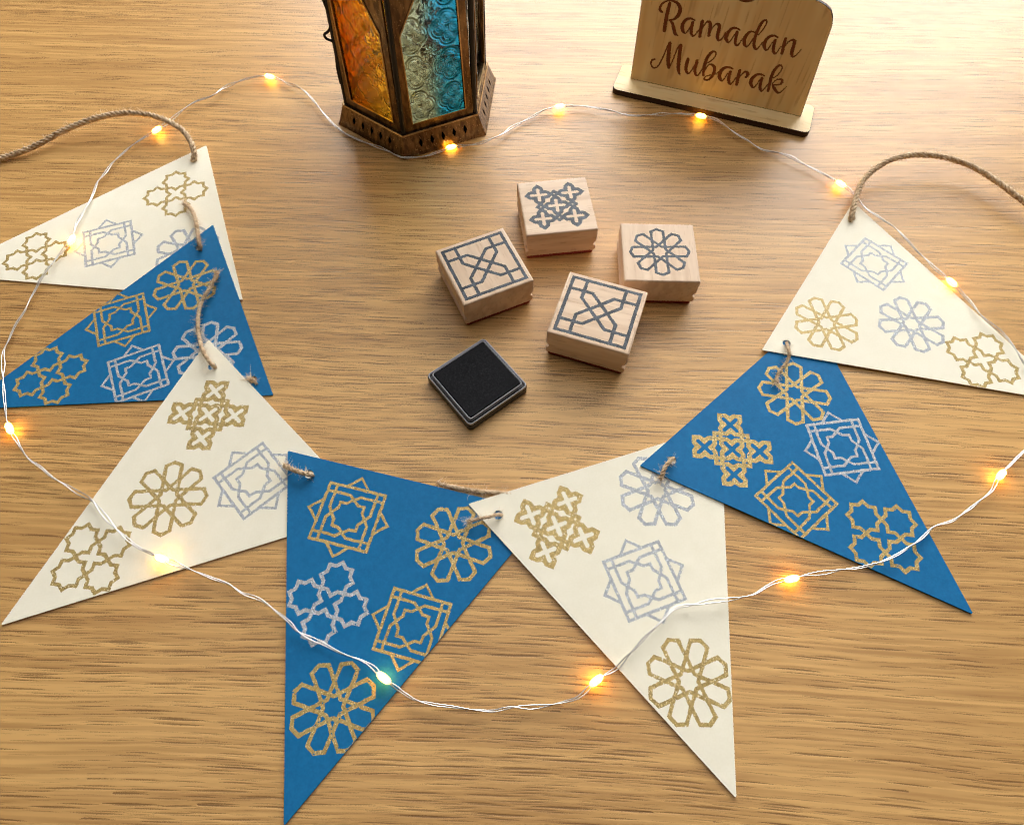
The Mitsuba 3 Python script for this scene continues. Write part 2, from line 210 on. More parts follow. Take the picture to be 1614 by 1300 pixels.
def paper(lo, hi, sc):
    def fn(p, n, uv):
        t = 0.5 * noise(p.x * 1500, p.y * 1500, p.z * 1500) + 0.5 * fbm(p.x * sc, p.y * sc, 3, 3)
        return mix(lo, hi, t)
    return fn

def paper_bump(p, n, uv):
    return 0.00003 * noise(p.x * 1100, p.y * 1100, 2) + 0.00016 * noise(p.x * 160, p.y * 160, 5)

mat('cream_card', base_color=proc(paper((0.83, 0.775, 0.61), (0.89, 0.838, 0.68), 150)), roughness=0.75, specular=0.3, bump=proc(paper_bump, 2e-4))
mat('blue_card', base_color=proc(paper((0.001, 0.110, 0.285), (0.004, 0.160, 0.365), 420)), roughness=0.7, specular=0.28, bump=proc(paper_bump, 2e-4))

def glitter(dark, mid, bright, sc=1900):
    def fn(p, n, uv):
        r = cell_rand(dr.floor(p.x * sc), dr.floor(p.y * sc))
        q = noise(p.x * 900, p.y * 900, 4)
        w = fbm(p.x * 130, p.y * 130, 8, 2)          # the ink took unevenly
        c = mix(dark, mid, smoothstep(0.05, 0.6, 0.35 * r + 0.35 * q + 0.3 * w))
        return mix(c, bright, smoothstep(0.82, 0.99, r) * 0.8)
    return fn

mat('gold_ink', base_color=proc(glitter((0.27, 0.18, 0.055), (0.475, 0.34, 0.12), (0.80, 0.64, 0.34))), roughness=0.5, metallic=0.3, specular=0.45)
mat('silver_ink', base_color=proc(glitter((0.27, 0.285, 0.30), (0.42, 0.437, 0.45), (0.78, 0.81, 0.84))), roughness=0.6, metallic=0.15, specular=0.4)

def ink_black(p, n, uv):
    q = fbm(p.x * 260, p.y * 260, 4, 3)
    g = cell_rand(dr.floor(p.x * 2200), dr.floor(p.y * 2200))
    return mix((0.018, 0.021, 0.027), (0.095, 0.112, 0.135), smoothstep(0.3, 0.85, 0.6 * q + 0.4 * g))

mat('stamp_ink', base_color=proc(ink_black), roughness=0.55, specular=0.4)

def beech(angle, ox):
    ca, sa = math.cos(angle), math.sin(angle)
    def fn(p, n, uv):
        u = p.x * ca + p.y * sa + ox
        v = -p.x * sa + p.y * ca
        w = v + 0.002 * noise(u * 20, v * 30, p.z * 30) + 0.25 * p.z
        g = fbm(u * 16, w * 260, p.z * 150, 3)
        fl = smoothstep(0.66, 0.86, noise(u * 130, w * 1300, p.z * 500))
        c = mix((0.64, 0.455, 0.300), (0.77, 0.585, 0.415), smoothstep(0.25, 0.75, g))
        return mix(c, (0.50, 0.32, 0.18), 0.45 * fl)
    return fn

for i, s in enumerate(D['stamps']):
    mat('beech_%d' % i, base_color=proc(beech(math.radians(s[2] + (90 if i in (0, 2) else 3)), 0.3 * i)), roughness=0.55, specular=0.35)
mat('red_rubber', base_color=rgb(0.30, 0.06, 0.045), roughness=0.6, specular=0.3)

sa_ = math.radians(D['sign']['a'])
def plywood(vertical):
    def fn(p, n, uv):
        u = p.x * math.cos(sa_) + p.y * math.sin(sa_)
        h = p.z if vertical else u
        s = u if vertical else -p.x * math.sin(sa_) + p.y * math.cos(sa_)
        s = s + 0.006 * noise(h * 14, s * 20, 3)
        g = fbm(s * 120, h * 9, 7, 3)
        fl = smoothstep(0.70, 0.9, noise(s * 700, h * 60, 5))
        c = mix((0.79, 0.55, 0.245), (0.89, 0.68, 0.35), smoothstep(0.25, 0.75, g))
        return mix(c, (0.46, 0.26, 0.10), 0.4 * fl)
    return fn
mat('plywood_panel', base_color=proc(plywood(True)), roughness=0.5, specular=0.4)
mat('plywood_base', base_color=proc(plywood(False)), roughness=0.5, specular=0.4)
mat('burnt_edge', base_color=rgb(0.045, 0.022, 0.014), roughness=0.6, specular=0.3)
mat('engraved', base_color=proc(lambda p, n, uv: mix((0.16, 0.045, 0.012), (0.25, 0.080, 0.022), noise(p.x * 500, p.y * 500, p.z * 500))), roughness=0.7, specular=0.2)

def jute(p, n, uv):
    q = noise(p.x * 900, p.y * 900, p.z * 900)
    r = fbm(p.x * 120, p.y * 120, p.z * 120, 2)
    return mix((0.34, 0.22, 0.115), (0.82, 0.65, 0.44), smoothstep(0.15, 0.8, 0.55 * q + 0.45 * r))
mat('jute', base_color=proc(jute), roughness=0.8, specular=0.2)
mat('jute_fibre', base_color=rgb(0.80, 0.64, 0.44), roughness=0.7, specular=0.3)

def bronze(p, n, uv):
    q = fbm(p.x * 420, p.y * 420, p.z * 110, 4)
    r = noise(p.x * 1300, p.y * 1300, p.z * 700)
    c = mix((0.085, 0.048, 0.020), (0.21, 0.125, 0.050), smoothstep(0.30, 0.74, q))
    return mix(c, (0.50, 0.33, 0.15), 0.5 * smoothstep(0.72, 0.95, r))
mat('bronze', base_color=proc(bronze), roughness=0.30, metallic=0.85, specular=0.5,
    bump=proc(lambda p, n, uv: 0.00005 * fbm(p.x * 500, p.y * 500, p.z * 500, 2), 2e-4))
mat('golden_edge_metal', base_color=proc(lambda p, n, uv: mix((0.20, 0.11, 0.04), (0.62, 0.42, 0.19), fbm(p.x * 260, p.y * 260, p.z * 260, 3))), roughness=0.28, metallic=0.9, specular=0.5)  # brighter golden metal for the thin edge lines of frames and base
mat('black_iron', base_color=rgb(0.012, 0.010, 0.009), roughness=0.5, metallic=0.3, specular=0.5)
lx, ly = D['lantern']['c'][0] * MM, D['lantern']['c'][1] * MM
def streaky(dx, dy, a, b, edge, wid):
    """Two-tone pane: the tint shifts from a to b along the pane in a wandering seam."""
    def fn(p, n, uv):
        u = (p.x - lx) * dx + (p.y - ly) * dy
        u = u + 0.010 * (fbm(p.x * 60, p.y * 60, p.z * 45, 2) - 0.5)
        return mix(a, b, smoothstep(edge - wid, edge + wid, u))
    return fn
k0 = math.radians(D['lantern']['a'])
def edge_dir(i):
    return (math.cos(k0 + (i + 1) * math.pi / 3) - math.cos(k0 + i * math.pi / 3), math.sin(k0 + (i + 1) * math.pi / 3) - math.sin(k0 + i * math.pi / 3))
for key, c in (('amber_glass', proc(streaky(*edge_dir(0), (0.91, 0.56, 0.11), (0.93, 0.72, 0.18), 0.000, 0.022))),
               ('blue_glass', proc(streaky(*edge_dir(1), (0.66, 0.79, 0.74), (0.14, 0.58, 0.84), 0.002, 0.008))),
               ('deep_amber_glass', rgb(0.88, 0.52, 0.14)), ('clear_glass', rgb(0.96, 0.98, 0.97))):
    scene[key] = {'type': 'dielectric', 'int_ior': 1.5, 'ext_ior': 1.0, 'specular_transmittance': c}
mat('rim_highlight_grey', base_color=rgb(0.36, 0.365, 0.39), roughness=0.12, specular=0.8)  # grey base colour carries the bright highlight lines along the clear rim
mat('black_plastic', base_color=rgb(0.012, 0.012, 0.013), roughness=0.35, specular=0.5)
mat('ink_felt', base_color=proc(lambda p, n, uv: mix((0.004, 0.004, 0.005), (0.017, 0.017, 0.019), noise(p.x * 1400, p.y * 1400, 3) * noise(p.x * 2300, p.y * 2300, 6) * 1.6)), roughness=0.9, specular=0.2,
    bump=proc(lambda p, n, uv: 0.00012 * noise(p.x * 1300, p.y * 1300, 2), 2e-4))
mat('silver_wire', base_color=rgb(0.74, 0.72, 0.68), roughness=0.28, metallic=0.8, specular=0.6)

# ---- helpers
def add(key, mesh, bsdf, smooth=False, tw=None, **kw):
    """Adds one entry; a name already taken takes the next three-digit number. The mesh is in millimetres."""
    k, i = key, 0
    while k in scene:
        i += 1
        k = '%s_%03d' % (key, i)
    v, f, _ = meshkit.arrays(mesh)
    v = v * MM
    if tw is not None:
        v = v @ tw[:3, :3].T + tw[:3, 3] * MM
    scene[k] = ply(trimesh.Trimesh(v, f, process=False), bsdf, smooth=smooth, **kw)
    return k

def tag(key, label, category=None, group=None, kind=None):
    labels[key] = {'label': label}
    for a, b in (('category', category), ('group', group), ('kind', kind)):
        if b:
            labels[key][a] = b

def polys(g):
    return [q for q in getattr(g, 'geoms', [g]) if q.geom_type == 'Polygon' and q.area > 1e-4]

def extrude(g, h, z0=0.0):
    m = trimesh.util.concatenate([trimesh.creation.extrude_polygon(q, h, engine='earcut') for q in polys(g)])
    m.apply_translation([0, 0, z0])
    return m

def rotz(deg, o=(0, 0, 0)):
    a = math.radians(deg)
    m = np.eye(4)
    m[:2, :2] = [[math.cos(a), -math.sin(a)], [math.sin(a), math.cos(a)]]
    m[:3, 3] = o
    return m

def rrect(w, d, r):
    return box(-w / 2 + r, -d / 2 + r, w / 2 - r, d / 2 - r).buffer(r, quad_segs=6)

def catmull(pts, step):
    P = np.asarray(pts, float)
    Q = np.vstack([2 * P[0] - P[1], P, 2 * P[-1] - P[-2]])
    out = []
    for i in range(1, len(Q) - 2):
        a, b, c, d = Q[i - 1:i + 3]
        n = max(2, int(np.linalg.norm((c - b)[:3]) / step))
        t = np.linspace(0, 1, n, endpoint=False)[:, None]
        out.append(0.5 * (2 * b + (c - a) * t + (2 * a - 5 * b + 4 * c - d) * t ** 2 + (3 * b - a - 3 * c + d) * t ** 3))
    return np.vstack(out + [P[-1:]])

def frames(p):
    t = np.gradient(p, axis=0)
    t /= np.linalg.norm(t, axis=1, keepdims=True) + 1e-12
    n = np.zeros_like(p)
    v = np.cross(t[0], [0.13, 0.2, 1.0])
    for i in range(len(p)):
        v = v - t[i] * (v @ t[i])
        v /= np.linalg.norm(v) + 1e-12
        n[i] = v
    return t, n, np.cross(t, n)

def tube(p, r, sides=6, cap=True):
    p = np.asarray(p, float)
    t, n, b = frames(p)
    r = np.broadcast_to(r, (len(p),))
    a = np.arange(sides) * 2 * np.pi / sides
    v = p[:, None] + r[:, None, None] * (np.cos(a)[None, :, None] * n[:, None] + np.sin(a)[None, :, None] * b[:, None])
    v = v.reshape(-1, 3)
    i, j = np.meshgrid(np.arange(len(p) - 1), np.arange(sides), indexing='ij')
    q = np.stack([i * sides + j, i * sides + (j + 1) % sides, (i + 1) * sides + (j + 1) % sides, (i + 1) * sides + j], -1).reshape(-1, 4)
    f = np.vstack([q[:, [0, 1, 2]], q[:, [0, 2, 3]]])
    if cap:
        v = np.vstack([v, p[0], p[-1]])
        k = len(v)
        for j in range(sides):
            f = np.vstack([f, [[k - 2, (j + 1) % sides, j]], [[k - 1, (len(p) - 1) * sides + j, (len(p) - 1) * sides + (j + 1) % sides]]])
    return trimesh.Trimesh(v, f, process=False)

# ---- table
tbl = trimesh.creation.box(extents=[2000, 1500, 28])
tbl.apply_translation([0, 120, -14])
k = add('table_top', tbl, 'oak')
tag(k, 'oak table top with horizontal grain under all the things', None, None, 'structure')

# ---- printed ornaments (unit shapes, centred)
def strokes(lines, w, mitre=True):
    return union_all([LineString(l).buffer(w / 2, cap_style='flat' if len(l) == 2 else 'round', join_style='mitre', mitre_limit=3) for l in lines])

def star8(r, cx=0, cy=0):
    pts = []
    for i in range(16):
        a = i * math.pi / 8
        q = r if i % 2 == 0 else r * 0.775
        pts.append((cx + q * math.cos(a), cy + q * math.sin(a)))
    return Polygon(pts)

def rosette():
    g, w, a, s = [], 0.090, 0.2, 0.86
    for k in range(8):
        f = lambda x, y: (x * math.cos(k * math.pi / 4) - y * math.sin(k * math.pi / 4), x * math.sin(k * math.pi / 4) + y * math.cos(k * math.pi / 4))
        g.append(LineString([f(0.083, a), f(s, a), f(0.955, 0), f(s, -a), f(0.083, -a)]).buffer(w / 2, cap_style='round', join_style='mitre', mitre_limit=3))
    return union_all(g)

def square_star():
    w = 0.102
    out = Polygon([(-1, -1), (1, -1), (1, 1), (-1, 1)])
    g = [out.exterior.buffer(w / 2, join_style='mitre')]
    dia = Polygon([(1.40, 0), (0, 1.40), (-1.40, 0), (0, -1.40)])
    g.append(dia.exterior.buffer(w / 2.2, join_style='mitre').difference(out))
    for k in range(4):
        for s in (1, -1):
            l = [(-s, .73), (-s * .19, .73), (0, .59), (s * .20, .43), (s * .42, .42), (s * .43, .20)]
            l = [(x * math.cos(k * math.pi / 2) - y * math.sin(k * math.pi / 2), x * math.sin(k * math.pi / 2) + y * math.cos(k * math.pi / 2)) for x, y in l]
            g.append(LineString(l).buffer(w / 2.1, cap_style='round', join_style='mitre', mitre_limit=2))
    return affinity.scale(affinity.rotate(union_all(g), -45, origin=(0, 0)), .7071, .7071, origin=(0, 0))     # a corner points along +x at 1

def quatrefoil():
    g = []
    for x, y in ((.5, .5), (-.5, .5), (.5, -.5), (-.5, -.5)):
        g.append(star8(.5, x, y).exterior.buffer(.055, join_style='mitre', mitre_limit=2))
    return affinity.rotate(affinity.scale(union_all(g), 1.4142, 1.4142, origin=(0, 0)), -45, origin=(0, 0))   # a star centre lies along +x at 1

def cross_five():
    outer = []
    hole = []
    for k in range(4):
        f = lambda x, y: (x * math.cos(k * math.pi / 2) - y * math.sin(k * math.pi / 2), x * math.sin(k * math.pi / 2) + y * math.cos(k * math.pi / 2))
        outer += [f(176, -90), f(258, 0), f(176, 90), f(104, 104)]
        hole += [f(140, -30), f(164, 0), f(140, 30), f(30, 30)]
    unit = Polygon(outer).difference(Polygon(hole))
    d = 283
    g = [affinity.translate(unit, x, y) for x, y in ((0, 0), (d, d), (-d, d), (d, -d), (-d, -d))]
    blob = box(-74, -74, 74, 74).difference(Point(0, 0).buffer(16, quad_segs=2))
    g += [affinity.translate(affinity.rotate(blob, 45), x, y) for x, y in ((d, 0), (-d, 0), (0, d), (0, -d))]
    g = union_all(g)
    return affinity.rotate(affinity.scale(g, 1 / 400, 1 / 400, origin=(0, 0)), -45, origin=(0, 0))             # a unit centre lies along +x at 1

def knot():
    w = 0.102
    g = [Polygon([(-1, -1), (1, -1), (1, 1), (-1, 1)]).exterior.buffer(w / 2, join_style='mitre')]
    for sx in (1, -1):
        g.append(LineString([(-.58 * sx, 1), (-.58 * sx, .32), (.32 * sx, -.58), (1 * sx, -.58)]).buffer(w / 2, join_style='mitre'))
        g.append(LineString([(-1 * sx, .58), (-.32 * sx, .58), (.58 * sx, -.32), (.58 * sx, -1)]).buffer(w / 2, join_style='mitre'))
    return union_all(g)

ORN = {'rosette': rosette(), 'square_star': square_star(), 'quatrefoil': quatrefoil(), 'cross': cross_five(), 'knot': knot()}

def stamped(g, seed):
    """Slightly uneven ink edge, as a hand-pressed print has."""
    q = g.segmentize(0.06)
    r = np.random.default_rng(seed)
    ph = r.uniform(0, 100)
    def fn(c):
        c = np.asarray(c)
        d = np.stack([meshkit.noise(np.c_[c * 12, np.full(len(c), ph)], 1), meshkit.noise(np.c_[c * 12, np.full(len(c), ph)], 2)], 1) - 0.5
        return c + 0.022 * d
    from shapely import transform
    return transform(q, fn).buffer(0)

# ---- bunting flags
CARD = 0.9
FLAG = {'A': ('cream', 'cream pennant at the far left, twine looped through its top corner'),
        'B': ('blue', 'blue pennant at the left, lying over the far left cream pennant'),
        'C': ('cream', 'cream pennant at the lower left with a gold cross print at its top corner'),
        'D': ('blue', 'blue pennant at the bottom, its tip pointing straight at the viewer'),
        'E': ('cream', 'cream pennant at the bottom right of the middle, over the corner of a blue one'),
        'F': ('blue', 'blue pennant at the right, tip pointing to the lower right'),
        'G': ('cream', 'cream pennant at the far right, lying over the corner of a blue one')}
PRINT = {'rosette': 'rosette_print', 'square_star': 'square_star_print', 'quatrefoil': 'four_star_print', 'cross': 'cross_print'}
for fi, (n, fl) in enumerate(D['flags'].items()):
    col, lab = FLAG[n]
    key = 'bunting_flag' if fi == 0 else 'bunting_flag_%03d' % fi
    tag(key, lab, 'bunting flag', 'bunting flags strung in an arc')
    body = Polygon(fl['tri']).buffer(-0.5).buffer(0.5, quad_segs=3)
    for h in fl['holes']:
        body = body.difference(Point(h).buffer(2.7, quad_segs=10))
    c0, c1, c2 = fl['plane']
    nz = np.array([-c1, -c2, 1.0])
    nz /= np.linalg.norm(nz)
    ex = np.array([1.0, 0, c1])
    ex /= np.linalg.norm(ex)
    m = rotz(fl['a'])
    loc = np.eye(4)
    loc[:3, 0], loc[:3, 1], loc[:3, 2] = ex, np.cross(nz, ex), nz
    loc[2, 3] = c0
    m = m @ loc
    m[0, 3], m[1, 3] = fl['o']
    add(key + '__card', extrude(body, CARD), col + '_card', tw=m)
    for mi_, (t, ink, x, y, s, a) in enumerate(fl['motifs']):
        g = stamped(ORN[t], 100 * fi + mi_)
        g = affinity.translate(affinity.rotate(affinity.scale(g, s, s, origin=(0, 0)), a, origin=(0, 0)), x, y)
        g = g.intersection(body.buffer(-0.15))
        rs = np.random.default_rng(700 + 10 * fi + mi_)
        bx0, by0, bx1, by1 = g.bounds                     # specks the ink missed
        g = g.difference(union_all([Point(rs.uniform(bx0, bx1), rs.uniform(by0, by1)).buffer(rs.uniform(0.14, 0.42), quad_segs=2) for _ in range(260 if ink == 'silver' else 170)]))
        kk = add(key + '__' + PRINT[t], extrude(g, 0.09, CARD - 0.01), ink + '_ink', tw=m)
        tag(kk, ink + ' ' + {'rosette': 'eight-petalled rosette', 'square_star': 'square star', 'quatrefoil': 'group of four stars', 'cross': 'group of five crosses'}[t] + ' stamped on the card')

# ---- wooden stamps
def stamp_block(w, h):
    z0 = 4.0
    prof = []
    for s in (1, -1):
        side = [(w / 2 - 0.9, z0), (w / 2 - 0.25, z0 + 0.5), (w / 2 - 0.05, z0 + 1.8), (w / 2 - 0.15, z0 + 3.4), (w / 2 - 0.85, z0 + 4.4), (w / 2 - 1.9, z0 + 5.3), (w / 2 - 2.3, z0 + 6.3),
                (w / 2 - 1.9, z0 + 7.4), (w / 2 - 0.6, z0 + 8.5), (w / 2 - 0.1, z0 + 9.7), (w / 2, z0 + 11.2), (w / 2, h - 1.1), (w / 2 - 0.35, h - 0.35), (w / 2 - 1.1, h)]
        prof += [(s * x, z) for x, z in (side if s > 0 else side[::-1])]
    a = m3.CrossSection([prof]).extrude(w + 4).translate([0, 0, -(w + 4) / 2]).rotate([90, 0, 0])
    p2 = np.array(orient(rrect(w, 2 * h, 1.2)).exterior.coords)[:-1]
    b = m3.CrossSection([p2.tolist()]).extrude(w + 4).translate([0, 0, -(w + 4) / 2]).rotate([90, 0, 90])
    p3 = np.array(orient(rrect(w, w, 1.3)).exterior.coords)[:-1]
    c = m3.CrossSection([p3.tolist()]).extrude(h + 10)
    return a ^ b ^ c

SW, SH = 50.4, 24.6
STAMP = [('knot', 21.3, 0, 'wooden stamp with a lattice knot print, leftmost of the four blocks'), ('cross', 16.0, 0, 'wooden stamp with five small crosses on top, farthest of the four blocks'),
         ('rosette', 20.8, 0, 'wooden stamp with an eight-petalled flower print on top'), ('knot', 21.3, 0, 'wooden stamp with a lattice knot print, nearest of the four blocks')]
block = stamp_block(SW, SH)
for i, ((x, y, a), (t, s, ra, lab)) in enumerate(zip(D['stamps'], STAMP)):
    key = 'wooden_stamp' if i == 0 else 'wooden_stamp_%03d' % i
    tag(key, lab, 'rubber stamp', 'wooden stamps in the middle of the table')
    m = rotz(a, (x, y, 0))
    if i == 3:
        m = m @ np.diag([1.055, 1.01, 1.05, 1.0])     # the nearest block is cut a little larger
    add(key + '__block', block, 'beech_%d' % i, smooth=25, tw=m)
    rub = rrect(SW - 2.6, SW - 2.6, 1.5)
    add(key + '__rubber', extrude(rub, 3.9, 0.15), 'red_rubber', tw=m)
    g = stamped(ORN[t], 900 + i)
    if t == 'cross':
        ra = 45
    if t == 'rosette':
        ra = 2
    g = affinity.rotate(affinity.scale(g, s, s, origin=(0, 0)), ra, origin=(0, 0))
    kk = add(key + '__' + {'knot': 'knot_print', 'cross': 'cross_print', 'rosette': 'rosette_print'}[t], extrude(g, 0.09, SH - 0.01), 'stamp_ink', tw=m)
    tag(kk, 'grey black ' + {'knot': 'lattice knot', 'cross': 'five crosses', 'rosette': 'eight-petalled flower'}[t] + ' printed on the wooden top')

# ---- ink pad
tag('ink_pad', 'small square black ink pad with a clear plastic rim, in front of the stamps', 'ink pad')
m = rotz(D['pad'][2], (D['pad'][0], D['pad'][1], 0))
def stack(levels):
    """A closed body from (width, radius, z) levels of rounded squares."""
    rings = []
    for w, r, z in levels:
        q = np.array(rrect(w, w, r).exterior.coords)[:-1]
        rings.append(np.c_[q, np.full(len(q), z)])
    n = len(rings[0])
    v = np.vstack(rings + [[0, 0, levels[0][2]], [0, 0, levels[-1][2]]])
    f = []
    for k in range(len(rings) - 1):
        for j in range(n):
            a, b = k * n + j, k * n + (j + 1) % n
            f += [[a, b + n, b], [a, a + n, b + n]]
    for j in range(n):
        f += [[len(v) - 2, j, (j + 1) % n], [len(v) - 1, (len(rings) - 1) * n + (j + 1) % n, (len(rings) - 1) * n + j]]
    q = trimesh.Trimesh(v, f, process=False)
    q.fix_normals()
    return q
add('ink_pad__base', stack([(45.6, 2.6, 0.15), (46.6, 2.8, 0.8), (46.6, 2.8, 5.6), (46.0, 2.8, 6.0)]), 'black_plastic', smooth=35, tw=m)
add('ink_pad__felt', stack([(39.4, 0.8, 6.0), (39.4, 0.8, 9.3), (38.6, 0.8, 9.8)]), 'ink_felt', smooth=35, tw=m)
def man(t):
    return m3.Manifold(m3.Mesh(np.asarray(t.vertices, np.float32), np.asarray(t.faces, np.uint32)))
def ridge_ring(w, r, z0, z1, t):
    return man(stack([(w, r, z0), (w, r, z1 - 0.3), (w - 0.5, r, z1)])) - man(stack([(w - 2 * t, r - 0.4, z0 - 1), (w - 2 * t, r - 0.4, z1 - 0.3), (w - 2 * t + 0.5, r - 0.4, z1 + 0.02), (w - 2 * t + 0.5, r - 0.4, z1 + 1)]))
add('ink_pad__rim', ridge_ring(46.0, 2.8, 5.6, 7.6, 0.75), 'rim_highlight_grey', smooth=20, tw=m)
add('ink_pad__rim', ridge_ring(41.6, 2.2, 5.6, 9.6, 0.7), 'rim_highlight_grey', smooth=20, tw=m)

# ---- sign
S = D['sign']
ms = rotz(S['a'], (S['o'][0], S['o'][1], 0))
tag('wooden_sign', 'plywood table sign reading Ramadan Mubarak in engraved script, on a flat foot', 'sign')
base = rrect(S['L'], S['W'], 5.0)
add('wooden_sign__foot', extrude(base.buffer(-0.3), S['t'] - 0.1, 0.1), 'plywood_base', tw=ms)
k = add('wooden_sign__foot_edge', extrude(base.difference(base.buffer(-0.28)), S['t'] - 0.12, 0.1), 'burnt_edge', tw=ms)
tag(k, 'dark laser burnt edge of the foot')
P = D['panel']
h0 = P[0][1]
pan = [(P[0][0], 0.05), (P[1][0], 0.05)] + [tuple(q) for q in P[2:8]]
cx_top = 0.5 * (P[2][0] + P[8][0])
pan += [(cx_top + 32, P[7][1] + 5), (cx_top + 16, P[7][1] + 14), (cx_top, P[7][1] + 26), (cx_top - 16, P[7][1] + 14), (cx_top - 32, P[7][1] + 5)]
pan += [(2 * cx_top - x, y) for x, y in [tuple(q) for q in P[2:8]][::-1]]
panel = Polygon(pan).buffer(0)
def pen(st):
    q = catmull(np.array(st), 0.25)
    disc = [Point(a, b).buffer(max(w * 1.06, 0.25) / 2, quad_segs=4) for a, b, w in q]
    return union_all([MultiPolygon([d, e]).convex_hull if False else union_all([d, e]).convex_hull for d, e in zip(disc[:-1], disc[1:])])
words = {w: union_all([pen(s) for s in st]).simplify(0.03) for w, st in D['strokes'].items()}
(cc, cl, cr) = D['crescent']
half = 0.5 * np.linalg.norm(np.subtract(cr, cl))
mid = 0.5 * (np.array(cl) + np.array(cr))
sag = max(np.linalg.norm(mid - np.array(cc)), 1.0)
R = (half ** 2 + sag ** 2) / (2 * sag)
R = min(R, 10.5)
ctr = np.array(cc) + np.array([0.0, R])
moon = Point(ctr).buffer(R, quad_segs=16).difference(Point(ctr + [2.2, 4.2]).buffer(R * 0.82, quad_segs=16))
moon = moon.intersection(panel.buffer(-2))
lean = math.radians(S['lean'])
mp = np.eye(4)
mp[:3, 0] = [1, 0, 0]
mp[:3, 1] = [0, math.sin(lean), math.cos(lean)]
mp[:3, 2] = [0, -math.cos(lean), math.sin(lean)]
mp[2, 3] = S['t']
mp = ms @ mp
cut = union_all(list(words.values()) + [moon])
core = panel.buffer(-0.3)
front = extrude(core.difference(cut), 0.55, -0.55)
back = extrude(core, 3.2, -3.78)
add('wooden_sign__panel', trimesh.util.concatenate([front, back]), 'plywood_panel', tw=mp)
k = add('wooden_sign__panel_edge', extrude(panel.difference(panel.buffer(-0.28)), 3.75, -3.77), 'burnt_edge', tw=mp)
tag(k, 'dark laser burnt edge of the panel')
for w in words:
    k = add('wooden_sign__lettering', extrude(words[w].intersection(core), 0.25, -0.56), 'engraved', tw=mp)
    tag(k, 'engraved script word ' + w)
k = add('wooden_sign__crescent', extrude(moon.intersection(core), 0.25, -0.56), 'engraved', tw=mp)
tag(k, 'engraved crescent moon above the words')

# ---- lantern
Lq = D['lantern']
tag('lantern', 'hexagonal bronze lantern with amber and blue patterned glass panes', 'lantern')
a0 = math.radians(Lq['a'])
cxy = np.array(Lq['c'])
R1, R2, HB, R3 = Lq['R1'], Lq['R2'], Lq['hb'], Lq['R3']
BODY = 150.0
TOPSHIFT = np.array([5.0, 0.0])     # the body stands a little out of true
RT = R3 - 3.0
def hexa(R, z, sh=(0, 0)):
    k = np.arange(6) * math.pi / 3 + a0
    return np.c_[cxy[0] + sh[0] + R * np.cos(k), cxy[1] + sh[1] + R * np.sin(k), np.full(6, z)]
def face_frame(A, B, C):
    """Matrix of a plate: x from A to B, y towards C, z outwards, origin in the middle of AB."""
    ex = (B - A) / np.linalg.norm(B - A)
    up_ = C - 0.5 * (A + B)
    ey = up_ - ex * (up_ @ ex)
    H = np.linalg.norm(ey)
    ey /= H
    m = np.eye(4)
    m[:3, 0], m[:3, 1], m[:3, 2], m[:3, 3] = ex, ey, np.cross(ex, ey), 0.5 * (A + B)
    return m, np.linalg.norm(B - A), H
b0, b1 = hexa(R1, 0.2), hexa(R2, HB)
c0_, c1_ = hexa(R3, HB + 0.5), hexa(RT, HB + BODY, TOPSHIFT)
for i in range(6):
    j = (i + 1) % 6
    mf, wb, H = face_frame(b0[i], b0[j], 0.5 * (b1[i] + b1[j]))
    wt = np.linalg.norm(b1[j] - b1[i])
    tr = Polygon([(-wb / 2, 0), (wb / 2, 0), (wt / 2, H), (-wt / 2, H)])
    for q in range(5):
        x = (q - 2) * 9.4
        tr = tr.difference(Polygon([(x - 1.7, H * .5), (x, H * .5 - 3.7), (x + 1.7, H * .5), (x, H * .5 + 3.7)]))
    plate = extrude(tr, 0.9, -0.9)
    if True:
        lip = extrude(Polygon([(-wt / 2, H - 1.2), (wt / 2, H - 1.2), (wt / 2, H), (-wt / 2, H)]), 0.5, 0.0)
        foot = extrude(Polygon([(-wb / 2, 0), (wb / 2, 0), (wb / 2, 1.3), (-wb / 2, 1.3)]), 0.4, 0.0)
        plate = trimesh.util.concatenate([plate, foot])
    add('lantern__base_panel', plate, 'bronze', tw=mf)
    add('lantern__base_lip', lip, 'golden_edge_metal', tw=mf)
ht = Polygon(hexa(R2 - 0.3, 0)[:, :2])
add('lantern__base_plate', extrude(ht, 1.0, HB - 0.9), 'bronze')
bot = Polygon(hexa(R1 - 3, 0)[:, :2])
add('lantern__base_floor', extrude(bot, 0.8, 0.3), 'black_iron')

